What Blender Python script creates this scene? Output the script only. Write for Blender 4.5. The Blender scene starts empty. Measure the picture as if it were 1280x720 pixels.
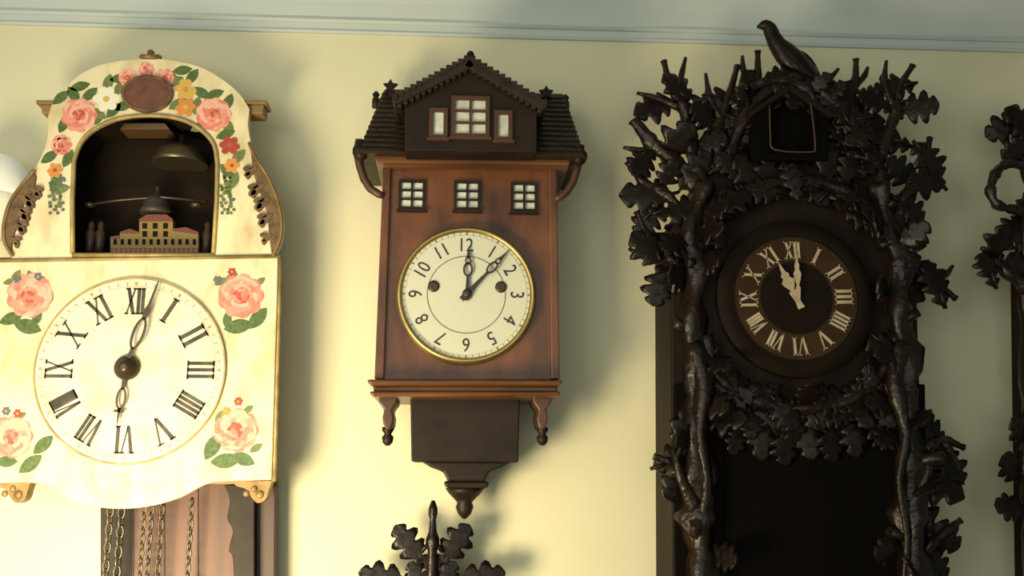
import bpy, bmesh, math, random
from mathutils import Vector, Matrix, Euler
from mathutils.geometry import tessellate_polygon
random.seed(7)
C = bpy.context.scene.collection
PI = math.pi
# ------------------------------------------------------------ camera
F = 1200.0
CAM = Vector((0, -1.3, 1.45))
ROT = Euler((math.radians(101), 0, math.radians(-3.5)), 'XYZ').to_matrix()
cd = bpy.data.cameras.new('camera'); cam = bpy.data.objects.new('camera', cd); C.objects.link(cam)
cam.location = CAM; cam.rotation_euler = (math.radians(101), 0, math.radians(-3.5))
cd.sensor_width = 36; cd.lens = F / 1280 * 36; cd.clip_start = .01
bpy.context.scene.camera = cam
def P(px, py, d=0.0):
    v = ROT @ Vector(((px-640)/F, -(py-360)/F, -1))
    t = (-d - CAM.y) / v.y
    return CAM + v*t
def XZ(px, py, d):
    p = P(px, py, d); return (p.x, p.z)
def S(n, d, px=640, py=360):
    return (P(px+n/2, py, d) - P(px-n/2, py, d)).length
# ------------------------------------------------------------ mesh builder
class MB:
    def __init__(s): s.v = []; s.f = []; s.m = []; s.s = []
    def face(s, idx, m=0, sm=False): s.f.append(idx); s.m.append(m); s.s.append(sm)
    def prism(s, loops, d0, d1, m=0, sm=False):
        if not isinstance(loops[0][0], (tuple, list)): loops = [loops]
        b = len(s.v); n = 0
        tris = tessellate_polygon([[Vector((x, z, 0)) for x, z in l] for l in loops])
        for l in loops:
            for x, z in l: s.v.append((x, -d1, z))
            n += len(l)
        if d0 is not None:
            for l in loops:
                for x, z in l: s.v.append((x, -d0, z))
        if len(loops) == 1 and len(loops[0]) < 60:
            s.face(list(range(b, b+n)), m)
            if d0 is not None: s.face(list(range(b+n, b+2*n))[::-1], m)
        else:
            for t in tris:
                s.face([b+i for i in t], m)
                if d0 is not None: s.face([b+n+i for i in t][::-1], m)
        if d0 is None: return
        o = 0
        for l in loops:
            k = len(l)
            for i in range(k):
                a, c = b+o+i, b+o+(i+1) % k
                s.face([a, c, c+n, a+n], m, sm)
            o += k
    def box(s, x0, x1, z0, z1, d0, d1, m=0):
        s.prism([(x0, z0), (x1, z0), (x1, z1), (x0, z1)], d0, d1, m)
    def hexa(s, p, m=0):
        b = len(s.v); s.v += [tuple(q) for q in p]
        for f in ((0,1,2,3), (7,6,5,4), (0,4,5,1), (1,5,6,2), (2,6,7,3), (3,7,4,0)): s.face([b+i for i in f], m)
    def tube(s, pts, rad, n=8, m=0, flat=1.0, closed=False, gnarl=0, seed=0):
        pts = [Vector(p) for p in pts]; k = len(pts)
        if not isinstance(rad, (list, tuple)): rad = [rad]*k
        b = len(s.v); up = None
        for i, p in enumerate(pts):
            if closed: t = pts[(i+1) % k] - pts[i-1]
            else: t = pts[min(i+1, k-1)] - pts[max(i-1, 0)]
            t.normalize()
            if up is None:
                up = Vector((0, -1, 0)) if abs(t.y) < .9 else Vector((0, 0, 1))
            up = (up - t*up.dot(t)).normalized(); sd = t.cross(up)
            for j in range(n):
                a = 2*PI*j/n
                g = 1+gnarl*(math.sin(3*a+i*.55+seed)+.5*math.sin(5*a-i*.9+seed*2))
                s.v.append(tuple(p + rad[i]*g*(math.cos(a)*sd + flat*math.sin(a)*up)))
        for i in range(k if closed else k-1):
            for j in range(n):
                a = b+i*n+j; c = b+i*n+(j+1) % n; i2 = (i+1) % k
                s.face([a, c, b+i2*n+(j+1) % n, b+i2*n+j], m, True)
        if not closed:
            s.face([b+j for j in range(n)][::-1], m); s.face([b+(k-1)*n+j for j in range(n)], m)
    def lathe(s, c, prof, axis='z', n=20, m=0, sm=True):
        b = len(s.v); c = Vector(c)
        for r, h in prof:
            for j in range(n):
                a = 2*PI*j/n
                if axis == 'z': s.v.append(tuple(c + Vector((r*math.cos(a), r*math.sin(a), h))))
                else: s.v.append(tuple(c + Vector((r*math.cos(a), -h, r*math.sin(a)))))
        k = len(prof)
        for i in range(k-1):
            for j in range(n):
                s.face([b+i*n+j, b+i*n+(j+1) % n, b+(i+1)*n+(j+1) % n, b+(i+1)*n+j], m, sm)
        s.face([b+j for j in range(n)][::-1], m); s.face([b+(k-1)*n+j for j in range(n)], m)
    def ell(s, c, rx, ry, rz, n=12, m=0):
        b = len(s.v); c = Vector(c); K = 8
        for i in range(1, K):
            t = PI*i/K
            for j in range(n):
                a = 2*PI*j/n
                s.v.append((c.x+rx*math.sin(t)*math.cos(a), c.y+ry*math.sin(t)*math.sin(a), c.z+rz*math.cos(t)))
        s.v.append((c.x, c.y, c.z+rz)); s.v.append((c.x, c.y, c.z-rz)); T = len(s.v)-2
        for i in range(K-2):
            for j in range(n):
                s.face([b+i*n+j, b+i*n+(j+1) % n, b+(i+1)*n+(j+1) % n, b+(i+1)*n+j], m, True)
        for j in range(n):
            s.face([T, b+(j+1) % n, b+j], m, True); s.face([T+1, b+(K-2)*n+j, b+(K-2)*n+(j+1) % n], m, True)
    def leaf(s, c, d, nrm, L, W, m=0, kind='oak', bend=.25, th=.0026):
        c = Vector(c); d = Vector(d).normalized(); nrm = Vector(nrm)
        nrm = (nrm - d*nrm.dot(d)).normalized(); sd = d.cross(nrm)
        if kind == 'oak': ctl = [(0, .05), (.06, .07), (.10, .30), (.16, .50), (.22, .46), (.27, .24), (.31, .26), (.35, .60), (.42, .86), (.49, .78), (.54, .42), (.57, .42), (.61, .78), (.68, .92), (.75, .76), (.79, .42), (.82, .38), (.86, .52), (.91, .50), (.96, .30), (1, .06)]
        elif kind == 'ivy': ctl = [(0, .06), (.04, .34), (.12, .74), (.20, .72), (.27, .44), (.32, .50), (.39, .86), (.47, 1.0), (.55, .86), (.62, .46), (.66, .38), (.73, .56), (.81, .56), (.90, .34), (1, .04)]
        else: ctl = [(0, .10), (.06, .35), (.14, .6), (.24, .8), (.34, .95), (.44, 1), (.54, .96), (.62, .88), (.70, .78), (.78, .64), (.84, .52), (.90, .38), (.95, .24), (.98, .12), (1, .03)]
        N = len(ctl); b = len(s.v); QS = (-1, -.55, 0, .55, 1)
        for layer in (0, 1):
            for i, (t, w) in enumerate(ctl):
                w *= W*.5
                for q in QS:
                    swp = abs(q)*.12*L*w/(W*.5)
                    h = -abs(q)**1.5*w*.16 - bend*L*(t-.35)**2*1.6 + (-.04*W if q == 0 else 0)
                    s.v.append(tuple(c + d*(t*L+swp*(1-t)) + sd*(q*w) + nrm*(h-layer*th)))
        for i in range(N-1):
            for q in range(4):
                a = b+i*5+q; o = N*5
                s.face([a, a+1, a+6, a+5], m, True); s.face([a+o+5, a+o+6, a+o+1, a+o], m, True)
            for q in (0, 4):
                a = b+i*5+q; o = N*5; s.face([a, a+5, a+5+o, a+o], m)
        for i in (0, N-1):
            for q in range(4):
                a = b+i*5+q; s.face([a, a+1, a+1+N*5, a+N*5], m)
ORG = {}
def thing(name, label, cat, loc, group=None):
    o = bpy.data.objects.new(name, None); C.objects.link(o); o.location = loc
    o['label'] = label; o['category'] = cat
    if group: o['group'] = group
    o.empty_display_size = .05
    ORG[o.name] = Vector(loc); return o
def obj(name, mb, mats, parent=None, bevel=0, label=None):
    if not isinstance(mats, (list, tuple)): mats = [mats]
    org = ORG[parent.name] if parent else Vector((0, 0, 0))
    me = bpy.data.meshes.new(name)
    me.from_pydata([tuple(Vector(v)-org) for v in mb.v], [], mb.f)
    for mm in mats: me.materials.append(mm)
    for p, a, b in zip(me.polygons, mb.m, mb.s): p.material_index = a; p.use_smooth = b
    bm = bmesh.new(); bm.from_mesh(me); bmesh.ops.recalc_face_normals(bm, faces=bm.faces); bm.to_mesh(me); bm.free()
    o = bpy.data.objects.new(name, me); C.objects.link(o)
    if parent: o.parent = parent
    ORG[o.name] = org
    if label: o['label'] = label
    if bevel:
        md = o.modifiers.new('bevel', 'BEVEL'); md.width = bevel; md.segments = 2; md.limit_method = 'ANGLE'; md.angle_limit = math.radians(40)
    return o
def struct(name, mb, mat):
    o = obj(name, mb, mat); o['kind'] = 'structure'; return o
# ------------------------------------------------------------ materials
def mat(name, c1, c2=None, rough=.5, metal=0, scale=(8, 8, 8), bump=0.0, bscale=60, spec=.5, lo=.3, hi=.7, detail=6, emit=0):
    m = bpy.data.materials.new(name); m.use_nodes = True; nt = m.node_tree; bs = nt.nodes['Principled BSDF']
    bs.inputs['Roughness'].default_value = rough; bs.inputs['Metallic'].default_value = metal
    bs.inputs['Specular IOR Level'].default_value = spec
    if emit: bs.inputs['Emission Color'].default_value = (*c1, 1); bs.inputs['Emission Strength'].default_value = emit
    c2 = c2 or tuple(x*.8 for x in c1)
    tc = nt.nodes.new('ShaderNodeTexCoord'); mp = nt.nodes.new('ShaderNodeMapping'); mp.inputs['Scale'].default_value = scale
    no = nt.nodes.new('ShaderNodeTexNoise'); no.inputs['Scale'].default_value = 1; no.inputs['Detail'].default_value = detail
    cr = nt.nodes.new('ShaderNodeValToRGB'); cr.color_ramp.elements[0].position = lo; cr.color_ramp.elements[1].position = hi
    cr.color_ramp.elements[0].color = (*c2, 1); cr.color_ramp.elements[1].color = (*c1, 1)
    L = nt.links.new
    L(tc.outputs['Object'], mp.inputs['Vector']); L(mp.outputs[0], no.inputs['Vector']); L(no.outputs['Fac'], cr.inputs[0]); L(cr.outputs[0], bs.inputs['Base Color'])
    if bump:
        n2 = nt.nodes.new('ShaderNodeTexNoise'); n2.inputs['Scale'].default_value = bscale; n2.inputs['Detail'].default_value = 4
        L(tc.outputs['Object'], n2.inputs['Vector'])
        bp = nt.nodes.new('ShaderNodeBump'); bp.inputs['Strength'].default_value = bump; bp.inputs['Distance'].default_value = .002
        L(n2.outputs['Fac'], bp.inputs['Height']); L(bp.outputs[0], bs.inputs['Normal'])
    return m
WALL = mat('wall_plaster', (.73, .69, .49), (.69, .65, .45), .85, scale=(3, 3, 3), bump=.15, bscale=90, spec=.2)
COVE = mat('cove_paint', (.56, .61, .59), (.52, .57, .55), .8, scale=(3, 3, 3))
CEIL = mat('ceiling_paint', (.5, .55, .54), None, .9)
FLOORM = mat('floor_wood', (.25, .16, .09), (.16, .10, .05), .5, scale=(2, 20, 2))
CREAM = mat('cream_paint', (.78, .69, .45), (.54, .41, .20), .40, scale=(34, 34, 18), bump=.2, bscale=50, lo=.28, hi=.56, detail=12)
DIALW = mat('white_dial_paint', (.76, .70, .51), (.60, .51, .32), .38, scale=(24, 24, 24), lo=.28, hi=.56, detail=10)
GOLD = mat('dull_gold', (.34, .22, .08), (.16, .09, .03), .5, .3, scale=(60, 60, 60), bump=.4)
GOLDL = mat('gilt_line', (.46, .35, .14), (.28, .19, .07), .5, .2, scale=(60, 60, 60))
BRASS = mat('brass', (.50, .37, .14), (.34, .24, .08), .32, .85, scale=(20, 20, 20))
BLACKP = mat('black_numeral', (.030, .024, .018), None, .5)
NUMB = mat('faded_black_numeral', (.11, .085, .05), (.022, .017, .012), .5, scale=(70, 70, 70), lo=.4, hi=.75)
STEEL = mat('dark_steel', (.085, .062, .035), (.04, .028, .018), .35, .5)
TAN = mat('tan_wood', (.36, .22, .08), (.20, .12, .04), .5, scale=(20, 20, 60))
REDB = mat('medallion_brown', (.17, .055, .03), (.09, .03, .015), .5, scale=(90, 90, 90))
RS = (220, 220, 220)
PINK1 = mat('rose_pink', (.74, .24, .17), (.62, .16, .11), .5, scale=RS)
PINK2 = mat('rose_light', (.78, .33, .25), (.72, .25, .18), .5, scale=RS)
PINK3 = mat('rose_pale', (.82, .47, .36), (.78, .36, .27), .5, scale=RS)
DEEP = mat('rose_deep', (.54, .10, .06), (.40, .06, .04), .5, scale=RS)
RED = mat('petal_red', (.44, .06, .03), (.28, .03, .015), .5, scale=RS)
ORAN = mat('petal_orange', (.66, .27, .05), None, .5)
YEL = mat('petal_yellow', (.70, .44, .08), None, .5)
GRN = mat('leaf_green_paint', (.10, .17, .035), (.04, .07, .015), .5, scale=RS)
GRN2 = mat('leaf_olive_paint', (.18, .22, .06), (.10, .13, .04), .5, scale=RS)
BLUEP = mat('petal_blue', (.12, .13, .15), None, .5)
WHITEP = mat('petal_white', (.88, .85, .68), None, .5)
BROWNP = mat('carved_brown', (.20, .11, .035), (.06, .03, .012), .5, scale=(80, 80, 80))
PINE = mat('reddish_brown_board', (.13, .045, .024), (.065, .024, .013), .5, scale=(60, 60, 5))
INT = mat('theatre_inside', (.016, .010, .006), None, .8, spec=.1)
WALN = mat('walnut', (.175, .058, .016), (.028, .010, .005), .27, scale=(22, 22, 9), bump=.12, lo=.30, hi=.68, detail=10)
WALL2 = mat('walnut_edge', (.18, .07, .02), (.07, .025, .008), .3, scale=(8, 30, 60))
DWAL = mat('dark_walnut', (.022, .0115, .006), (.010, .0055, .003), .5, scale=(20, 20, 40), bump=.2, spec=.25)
SHIN = mat('shingle_wood', (.034, .019, .010), (.014, .008, .005), .5, scale=(40, 40, 40), bump=.3, spec=.35)
IVORY = mat('ivory_dial', (.64, .63, .50), (.57, .56, .43), .28, scale=(6, 6, 6))
PANE = mat('white_window_pane', (.72, .73, .62), (.48, .48, .38), .3, scale=(80, 80, 80))
OAK = mat('blackened_oak', (.013, .0075, .0045), (.005, .0032, .0022), .34, scale=(50, 50, 50), bump=.4, bscale=120, spec=.24)
OAKB = mat('blackened_oak_bark', (.021, .0115, .0065), (.006, .0038, .0025), .30, scale=(70, 70, 14), bump=1.0, bscale=110, spec=.32)
OAKC = mat('dark_case_wood', (.016, .009, .005), (.008, .005, .003), .6, scale=(40, 40, 5), spec=.15)
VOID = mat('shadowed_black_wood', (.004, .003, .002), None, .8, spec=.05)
DDIAL = mat('dark_dial_wood', (.013, .008, .0045), (.009, .006, .0035), .65, scale=(30, 30, 30), spec=.08)
DDIAL2 = mat('dial_ring_wood', (.048, .026, .013), (.032, .018, .009), .6, scale=(30, 30, 30), spec=.10)
BONE = mat('bone', (.56, .46, .31), (.38, .29, .18), .4, scale=(50, 50, 50))
GLASSW = mat('white_shade', (.95, .95, .82), None, .6, emit=.22)  # faint emission added because the shade came out underlit
HORN = mat('door_edge_wood', (.075, .042, .025), None, .5)
WFR = mat('window_frame_brown', (.09, .035, .013), (.045, .018, .008), .45)
# ------------------------------------------------------------ room
m = MB(); m.box(-2.6, 2.6, 0, 2.6, -.1, 0); struct('wall_back', m, WALL)
m = MB(); m.hexa([(-2.6, -3, -.05), (2.6, -3, -.05), (2.6, 0, -.05), (-2.6, 0, -.05), (-2.6, -3, 0), (2.6, -3, 0), (2.6, 0, 0), (-2.6, 0, 0)]); struct('floor', m, FLOORM)
zt = P(640, 49, 0).z
def extr(mb, prof, m=0):
    b = len(mb.v); n = len(prof)
    for x in (-2.6, 2.6):
        for z, d in prof: mb.v.append((x, -d, z))
    for i in range(n-1): mb.face([b+i, b+i+1, b+n+i+1, b+n+i], m)
    mb.face(list(range(b, b+n)), m); mb.face(list(range(b+n, b+2*n)), m)
    mb.face([b+n-1, b, b+n, b+2*n-1], m)
m = MB(); extr(m, [(zt, 0), (zt, .004), (zt+.003, .006), (zt+.006, .004), (zt+.006, .003), (zt+.015, .003), (zt+.0155, .006), (zt+.019, .009), (zt+.022, .007), (zt+.023, .004)] +
     [(zt+.024+.12*math.sin(a), .004+.12*(1-math.cos(a))) for a in [PI/2*i/8 for i in range(1, 9)]] + [(zt+.145, 0)])
struct('trim_1', m, COVE)
zc = zt+.144
m = MB(); m.hexa([(-2.6, -3, zc), (2.6, -3, zc), (2.6, 0, zc), (-2.6, 0, zc), (-2.6, -3, zc+.05), (2.6, -3, zc+.05), (2.6, 0, zc+.05), (-2.6, 0, zc+.05)]); struct('ceiling', m, CEIL)
# ------------------------------------------------------------ shared clock helpers
def circ(cx, cz, r, n=64, rz=None, rot=0):
    rz = rz or r
    out = []
    for i in range(n):
        a = 2*PI*i/n; u = r*math.cos(a); v = rz*math.sin(a)
        out.append((cx+u*math.cos(rot)-v*math.sin(rot), cz+u*math.sin(rot)+v*math.cos(rot)))
    return out
def ring(mb, c, r0, r1, d0, d1, m=0, n=64): mb.prism([circ(c[0], c[1], r1, n), circ(c[0], c[1], r0, n)], d0, d1, m, True)
def frame2(ang): return Vector((math.sin(ang), math.cos(ang))), Vector((math.cos(ang), -math.sin(ang)))
def roman(mb, txt, c, r, ang, h, wmax, d, m=0, tk=.15):
    up, rt = frame2(ang); W = {'I': .30, 'V': .78, 'X': .78}
    tot = sum(W[q] for q in txt)*h; sc = min(1, wmax/tot); x = -tot*sc/2
    def Q(pts):
        mb.prism([(c[0]+(up*(r+v)+rt*u).x, c[1]+(up*(r+v)+rt*u).y) for u, v in pts], d-.0002, d+.0007, m)
    T = h*tk*max(sc, .8)
    for q in txt:
        w = W[q]*h*sc; xc = x+w/2; H = h/2; e = h*.06
        if q == 'I':
            Q([(xc-T/2, -H), (xc+T/2, -H), (xc+T/2, H), (xc-T/2, H)])
            for y in (-H, H-e): Q([(xc-w*.45, y), (xc+w*.45, y), (xc+w*.45, y+e), (xc-w*.45, y+e)])
        elif q == 'V':
            Q([(xc-w*.42, H), (xc-w*.42+T, H), (xc+T*.4, -H), (xc-T*.4, -H)])
            Q([(xc+w*.42-T*.4, H), (xc+w*.42, H), (xc+T*.3, -H), (xc-T*.1, -H)])
            for s_ in (-1, 1): Q([(xc+s_*w*.33-w*.17, H-e), (xc+s_*w*.33+w*.17, H-e), (xc+s_*w*.33+w*.17, H), (xc+s_*w*.33-w*.17, H)])
        else:
            Q([(xc-w*.42, H), (xc-w*.42+T, H), (xc+w*.42, -H), (xc+w*.42-T, -H)])
            Q([(xc+w*.42-T*.45, H), (xc+w*.42, H), (xc-w*.42+T*.45, -H), (xc-w*.42, -H)])
            for s_ in (-1, 1):
                for y in (-H, H-e): Q([(xc+s_*w*.33-w*.17, y), (xc+s_*w*.33+w*.17, y), (xc+s_*w*.33+w*.17, y+e), (xc+s_*w*.33-w*.17, y+e)])
        x += w
ROM = ['XII', 'I', 'II', 'III', 'IIII', 'V', 'VI', 'VII', 'VIII', 'IX', 'X', 'XI']
def text(mb, s, c, r, ang, size, d, m=0, squeeze=.85):
    cu = bpy.data.curves.new('tmp', 'FONT'); cu.body = s; cu.size = size; cu.align_x = 'CENTER'; cu.align_y = 'CENTER'; cu.extrude = .0004; cu.resolution_u = 3
    o = bpy.data.objects.new('tmp', cu); C.objects.link(o)
    dg = bpy.context.evaluated_depsgraph_get(); me = bpy.data.meshes.new_from_object(o.evaluated_get(dg))
    up, rt = frame2(ang); b = len(mb.v)
    xs = [v.co.x for v in me.vertices]; ys = [v.co.y for v in me.vertices]; mx = (min(xs)+max(xs))/2; my = (min(ys)+max(ys))/2
    for v in me.vertices:
        q = up*(r+v.co.y-my)+rt*(v.co.x-mx)*squeeze
        mb.v.append((c[0]+q.x, -(d+.0002+v.co.z), c[1]+q.y))
    for p in me.polygons: mb.face([b+i for i in p.vertices], m)
    bpy.data.objects.remove(o); bpy.data.curves.remove(cu); bpy.data.meshes.remove(me)
def hand(mb, c, ang, parts, d, th=.0012, m=0):
    up, rt = frame2(ang)
    T = lambda l: [(c[0]+(up*u+rt*v).x, c[1]+(up*u+rt*v).y) for u, v in l]
    for p in parts:
        if p[0] == 'poly': mb.prism(T(p[1]), d, d+th, m)
        else:
            _, u0, ru, rv, t = p; n = 24
            o = [(u0+ru*math.cos(2*PI*i/n), rv*math.sin(2*PI*i/n)) for i in range(n)]
            q = [(u0+(ru-t)*math.cos(2*PI*i/n), (rv-t)*math.sin(2*PI*i/n)) for i in range(n)]
            mb.prism([T(o), T(q)], d, d+th, m)
def ptr(a, b, d):
    u = P(*a, d); v = P(*b, d); return math.atan2(v.x-u.x, v.z-u.z)
U = S(1, .08)
def smooth(pts, n=4):
    pts = [Vector(p) for p in pts]; out = []
    for i in range(len(pts)-1):
        p0 = pts[max(i-1, 0)]; p1 = pts[i]; p2 = pts[i+1]; p3 = pts[min(i+2, len(pts)-1)]
        for j in range(n):
            t = j/n; out.append(.5*((2*p1)+(p2-p0)*t+(2*p0-5*p1+4*p2-p3)*t*t+(3*p1-p0-3*p2+p3)*t**3))
    out.append(pts[-1]); return out
def sm2(l, n=4): return [tuple(v) for v in smooth([Vector((a, b)) for a, b in l], n)]
# ============================================================ 1 painted shield clock
D = .085
R1 = thing('painted_wall_clock', 'cream painted shield clock with pink roses and an arched toy theatre above its dial', 'clock', (P(165, 600, 0).x, 0, P(165, 600, 0).z))
T = lambda l, d=D: [XZ(x, y, d) for x, y in l]
m = MB()
m.prism(T([(0, 605), (-8, 325), (92, 325), (92, 150), (280, 150), (280, 325), (338, 325), (330, 605)], D-.012), .0, .004, 1)
m.prism(T([(0, 605), (-8, 325), (6, 325), (12, 605)], D-.012), .004, D-.012); m.prism(T([(330, 605), (318, 605), (326, 325), (338, 325)], D-.012), .004, D-.012)
m.prism(T([(78, 330), (78, 190), (100, 150), (185, 130), (262, 150), (285, 190), (285, 330), (273, 330), (273, 195), (255, 160), (185, 141), (110, 160), (91, 195), (91, 330)], D-.012), .004, D-.012, 1)
m.prism(T([(-8, 322), (338, 322), (338, 332), (-8, 332)], D-.012), .004, D-.012, 1)
m.prism(T([(0, 596), (330, 596), (330, 605), (0, 605)], D-.012), .004, D-.012)
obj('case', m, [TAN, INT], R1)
outer = [(16, 325)] + sm2([(5, 305), (3, 285), (9, 258), (22, 236), (42, 212), (55, 188), (60, 165), (60, 145)], 3) + sm2([(64, 132), (76, 116), (96, 96), (122, 82), (150, 76), (188, 73), (226, 77), (256, 86), (282, 102), (300, 118), (312, 136)], 3) + sm2([(310, 155), (313, 175), (322, 198), (336, 220), (348, 248), (354, 275), (352, 300), (343, 320)], 3)
inner = [(89, 316), (89, 250)] + sm2([(91, 200), (99, 178), (115, 161), (140, 149), (165, 144), (185, 143), (208, 144), (232, 150), (252, 162), (267, 180), (271, 205)], 3) + [(270, 250), (266, 316)]
def rib(mb, loop, w, d0, d1, m_):
    pts = [P(x, y, d1) for x, y in loop]; mb.tube([(p.x, -(d0+d1)/2, p.z) for p in pts], w, 6, m_)
def ell_d(mb, px, py, rx, ry, rot, m_, k):
    c = XZ(px, py, D); mb.prism(circ(c[0], c[1], rx*U, 12, ry*U, rot), None, D+.00025*k, m_)
rl = random.Random(3)
def rose(mb, px, py, r):
    lay = 1.0
    for i in range(9):
        a = 2*PI*i/9; ell_d(mb, px+.62*r*math.cos(a), py+.60*r*math.sin(a), r*.42, r*.36, -a, (1, 2)[i % 2], .9+.01*i)
    for rad, cnt, sx, sy, cols in ((.72, 13, .32, .24, (2, 3, 3, 2, 1)), (.55, 12, .34, .22, (2, 1, 3, 2)), (.38, 10, .30, .16, (1, 2, 1, 3)), (.24, 7, .24, .11, (1, 13, 2)), (.10, 4, .18, .09, (13, 1, 13))):
        o = rl.uniform(0, 6)
        for i in range(cnt):
            a = 2*PI*i/cnt+o; rd_ = rad*rl.uniform(.9, 1.08)
            c_ = cols[rl.randrange(len(cols))]
            if math.sin(a) < -.3 and rad > .3 and rl.random() < .5: c_ = 3
            if math.sin(a) > .5 and rad > .3 and rl.random() < .4: c_ = 1
            ell_d(mb, px+rd_*r*math.cos(a), py+rd_*r*math.sin(a)*.95, r*sx*rl.uniform(.85, 1.2), r*sy, -a+PI/2+rl.uniform(-.35, .35), c_, lay); lay += .07
def flow(mb, px, py, r, m_, c_):
    for i in range(6):
        a = 2*PI*i/6+rl.uniform(-.2, .2); ell_d(mb, px+.55*r*math.cos(a), py+.55*r*math.sin(a), r*.46, r*.36, -a, m_, 2+.1*i)
    ell_d(mb, px, py, r*.24, r*.24, 0, c_, 3.5)
FL = [CREAM, PINK1, PINK2, PINK3, RED, ORAN, YEL, GRN, GRN2, BLUEP, WHITEP, REDB, GOLDL, DEEP]
def lf(mb, x, y, a, r, m_, k_=.6):
    c = P(x, y, D); n = 7; up = Vector((math.cos(a), math.sin(a))); rt = Vector((-up.y, up.x)); pts = []
    for i in range(n): t = i/(n-1); w = .5*math.sin(PI*t)**.8; pts.append((t*2-1, w))
    pts += [(t, -w) for t, w in pts[-2:0:-1]]
    mb.prism([(c.x+(up*u+rt*v).x*r*U, c.z+(up*u+rt*v).y*r*U) for u, v in pts], None, D+.00025*k_, m_)
m = MB(); m.prism([T(outer), T(inner)], D-.012, D)
for j, (x, y, a) in enumerate([(118,150,.4),(80,155,1.2),(112,118,.8),(92,118,2.2),(150,98,.2),(155,132,.5),(212,96,-.3),(222,130,.6),(240,96,1),(252,116,-.6),(250,158,.5),(285,128,1.2),(285,158,-1),(85,198,1.2),(62,196,.7),(282,168,.4),(70,228,1.1),(298,196,.9),(284,214,-.8),(75,236,.2),(292,226,1.2),(100,108,.3),(135,104,1.4),(142,138,.9),(228,88,.2),(268,118,.4),(122,142,-.5),(76,122,.8),(150,110,1),(218,102,.5),(246,132,1.4)]):
    lf(m, x, y, a, 13, 7 if rl.random() < .65 else 8, .5+.05*(j % 6))
for i in range(12):
    for bx, s_ in ((66, 1), (290, -1)):
        for j in range(3): ell_d(m, bx+s_*j*5+rl.uniform(-4, 4), 220+i*4.2, 3.8-.15*i, 2.4, rl.uniform(0, 3), (9, 7, 8)[rl.randrange(3)], 1+.1*j)
rose(m, 99, 144, 22); rose(m, 267, 143, 22)
flow(m, 133, 124, 17, 10, 6); flow(m, 232, 112, 14, 6, 5); flow(m, 232, 134, 13, 5, 6); rose(m, 160, 97, 12); rose(m, 206, 97, 12); rose(m, 183, 87, 10)
rose(m, 77, 181, 13); flow(m, 77, 181, 10, 4, 13); flow(m, 287, 182, 13, 4, 13); flow(m, 69, 213, 10, 5, 4); flow(m, 290, 207, 10, 5, 4)
sh = obj('arched_top_board', m, FL, R1, .0015)
m = MB(); c = XZ(185, 118, D); m.prism(circ(c[0], c[1], 29*U, 32, 22*U), D-.001, D+.004, 0); m.prism([circ(c[0], c[1], 32*U, 32, 25*U), circ(c[0], c[1], 28*U, 32, 21*U)], D-.001, D+.005, 1)
obj('medallion', m, [REDB, BROWNP], R1, .001)
m = MB(); rib(m, inner, .0032, D-.004, D+.004, 0); rib(m, [(89, 318), (267, 318)], .0032, D-.004, D+.004, 0); obj('arch_moulding', m, GOLDL, R1)
m = MB()
plate = [(-22, 325), (348, 319), (346, 400), (343, 500), (340, 600)] + sm2([(300, 601), (266, 603), (248, 610), (228, 621), (200, 630), (172, 635), (145, 636), (118, 633), (92, 625), (72, 614), (55, 605), (30, 603)], 2) + [(-18, 604)]
m.prism(T(plate), D-.010, D+.002)
D_ = D; D = D+.0022
for j, (x, y, a, r) in enumerate([(14,398,.4,15),(34,408,-.3,18),(60,376,.8,9),(20,345,1,9),(12,352,.3,8),(298,408,.2,18),(322,398,.9,17),(276,352,.5,9),(325,352,.7,8),(266,558,1.1,18),(282,576,.1,18),(304,574,-.4,15),(320,560,.6,9),(275,520,.9,9),(38,580,.7,16),(54,556,.8,15),(8,577,0,13),(25,520,.5,8),(310,512,.7,8),(50,350,.6,7),(305,350,1,7),(46,398,1.2,11),(284,400,1.6,11),(290,345,.4,8),(38,345,2,8)]):
    lf(m, x, y, a, r, 7 if r > 10 else 8, .5+.05*(j % 6))
rose(m, 37, 369, 28); rose(m, 301, 370, 28); rose(m, 295, 538, 27); rose(m, 14, 546, 26)
for x, y, c1, c2 in [(48,346,9,6),(22,349,9,8),(290,340,4,6),(272,350,9,8),(298,502,4,6),(283,514,5,6),(22,517,4,6),(8,514,9,6)]: flow(m, x, y, 5.5, c1, c2)
D = D_
obj('dial_plate', m, FL, R1, .0015)
m = MB(); rib(m, [(350, 321), (348, 400), (345, 500), (342, 602)], .003, D-.006, D+.002, 0); rib(m, [(-24, 326), (350, 320)], .003, D-.002, D+.004, 0); obj('edge_moulding', m, GOLDL, R1)
c1 = XZ(163, 462, D+.004); rd = min(S(238, D+.005, 163, 462)/2, 119*U)*1.0
m = MB()
m.prism(circ(c1[0], c1[1], rd, 96), D+.001, D+.005, 0, True); ring(m, c1, rd-.0012, rd+.0010, D+.001, D+.0062, 1, 96)
ring(m, c1, rd*.50, rd*.506, D+.005, D+.0052, 3); ring(m, c1, rd*.905, rd*.910, D+.005, D+.0052, 2)
for i in range(60):
    up, rt = frame2(2*PI*i/60); a = rd*.92; b = rd*.955; w = rd*(.006 if i % 5 else .014)
    m.prism([(c1[0]+(up*q+rt*s_).x, c1[1]+(up*q+rt*s_).y) for q, s_ in ((a, -w), (a, w), (b, w), (b, -w))], None, D+.0055, 2)
for i, s_ in enumerate(ROM): roman(m, s_, c1, rd*.745, 2*PI*i/12, rd*.29, rd*.21, D+.005, 4, .155)
obj('dial', m, [DIALW, GOLDL, mat('faded_line', (.40, .32, .20)), mat('very_faded_line', (.60, .52, .34)), NUMB], R1)
hc = XZ(157, 459, D+.012)
k = U
m = MB(); a = ptr((157, 459), (197, 356), D+.012)
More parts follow.
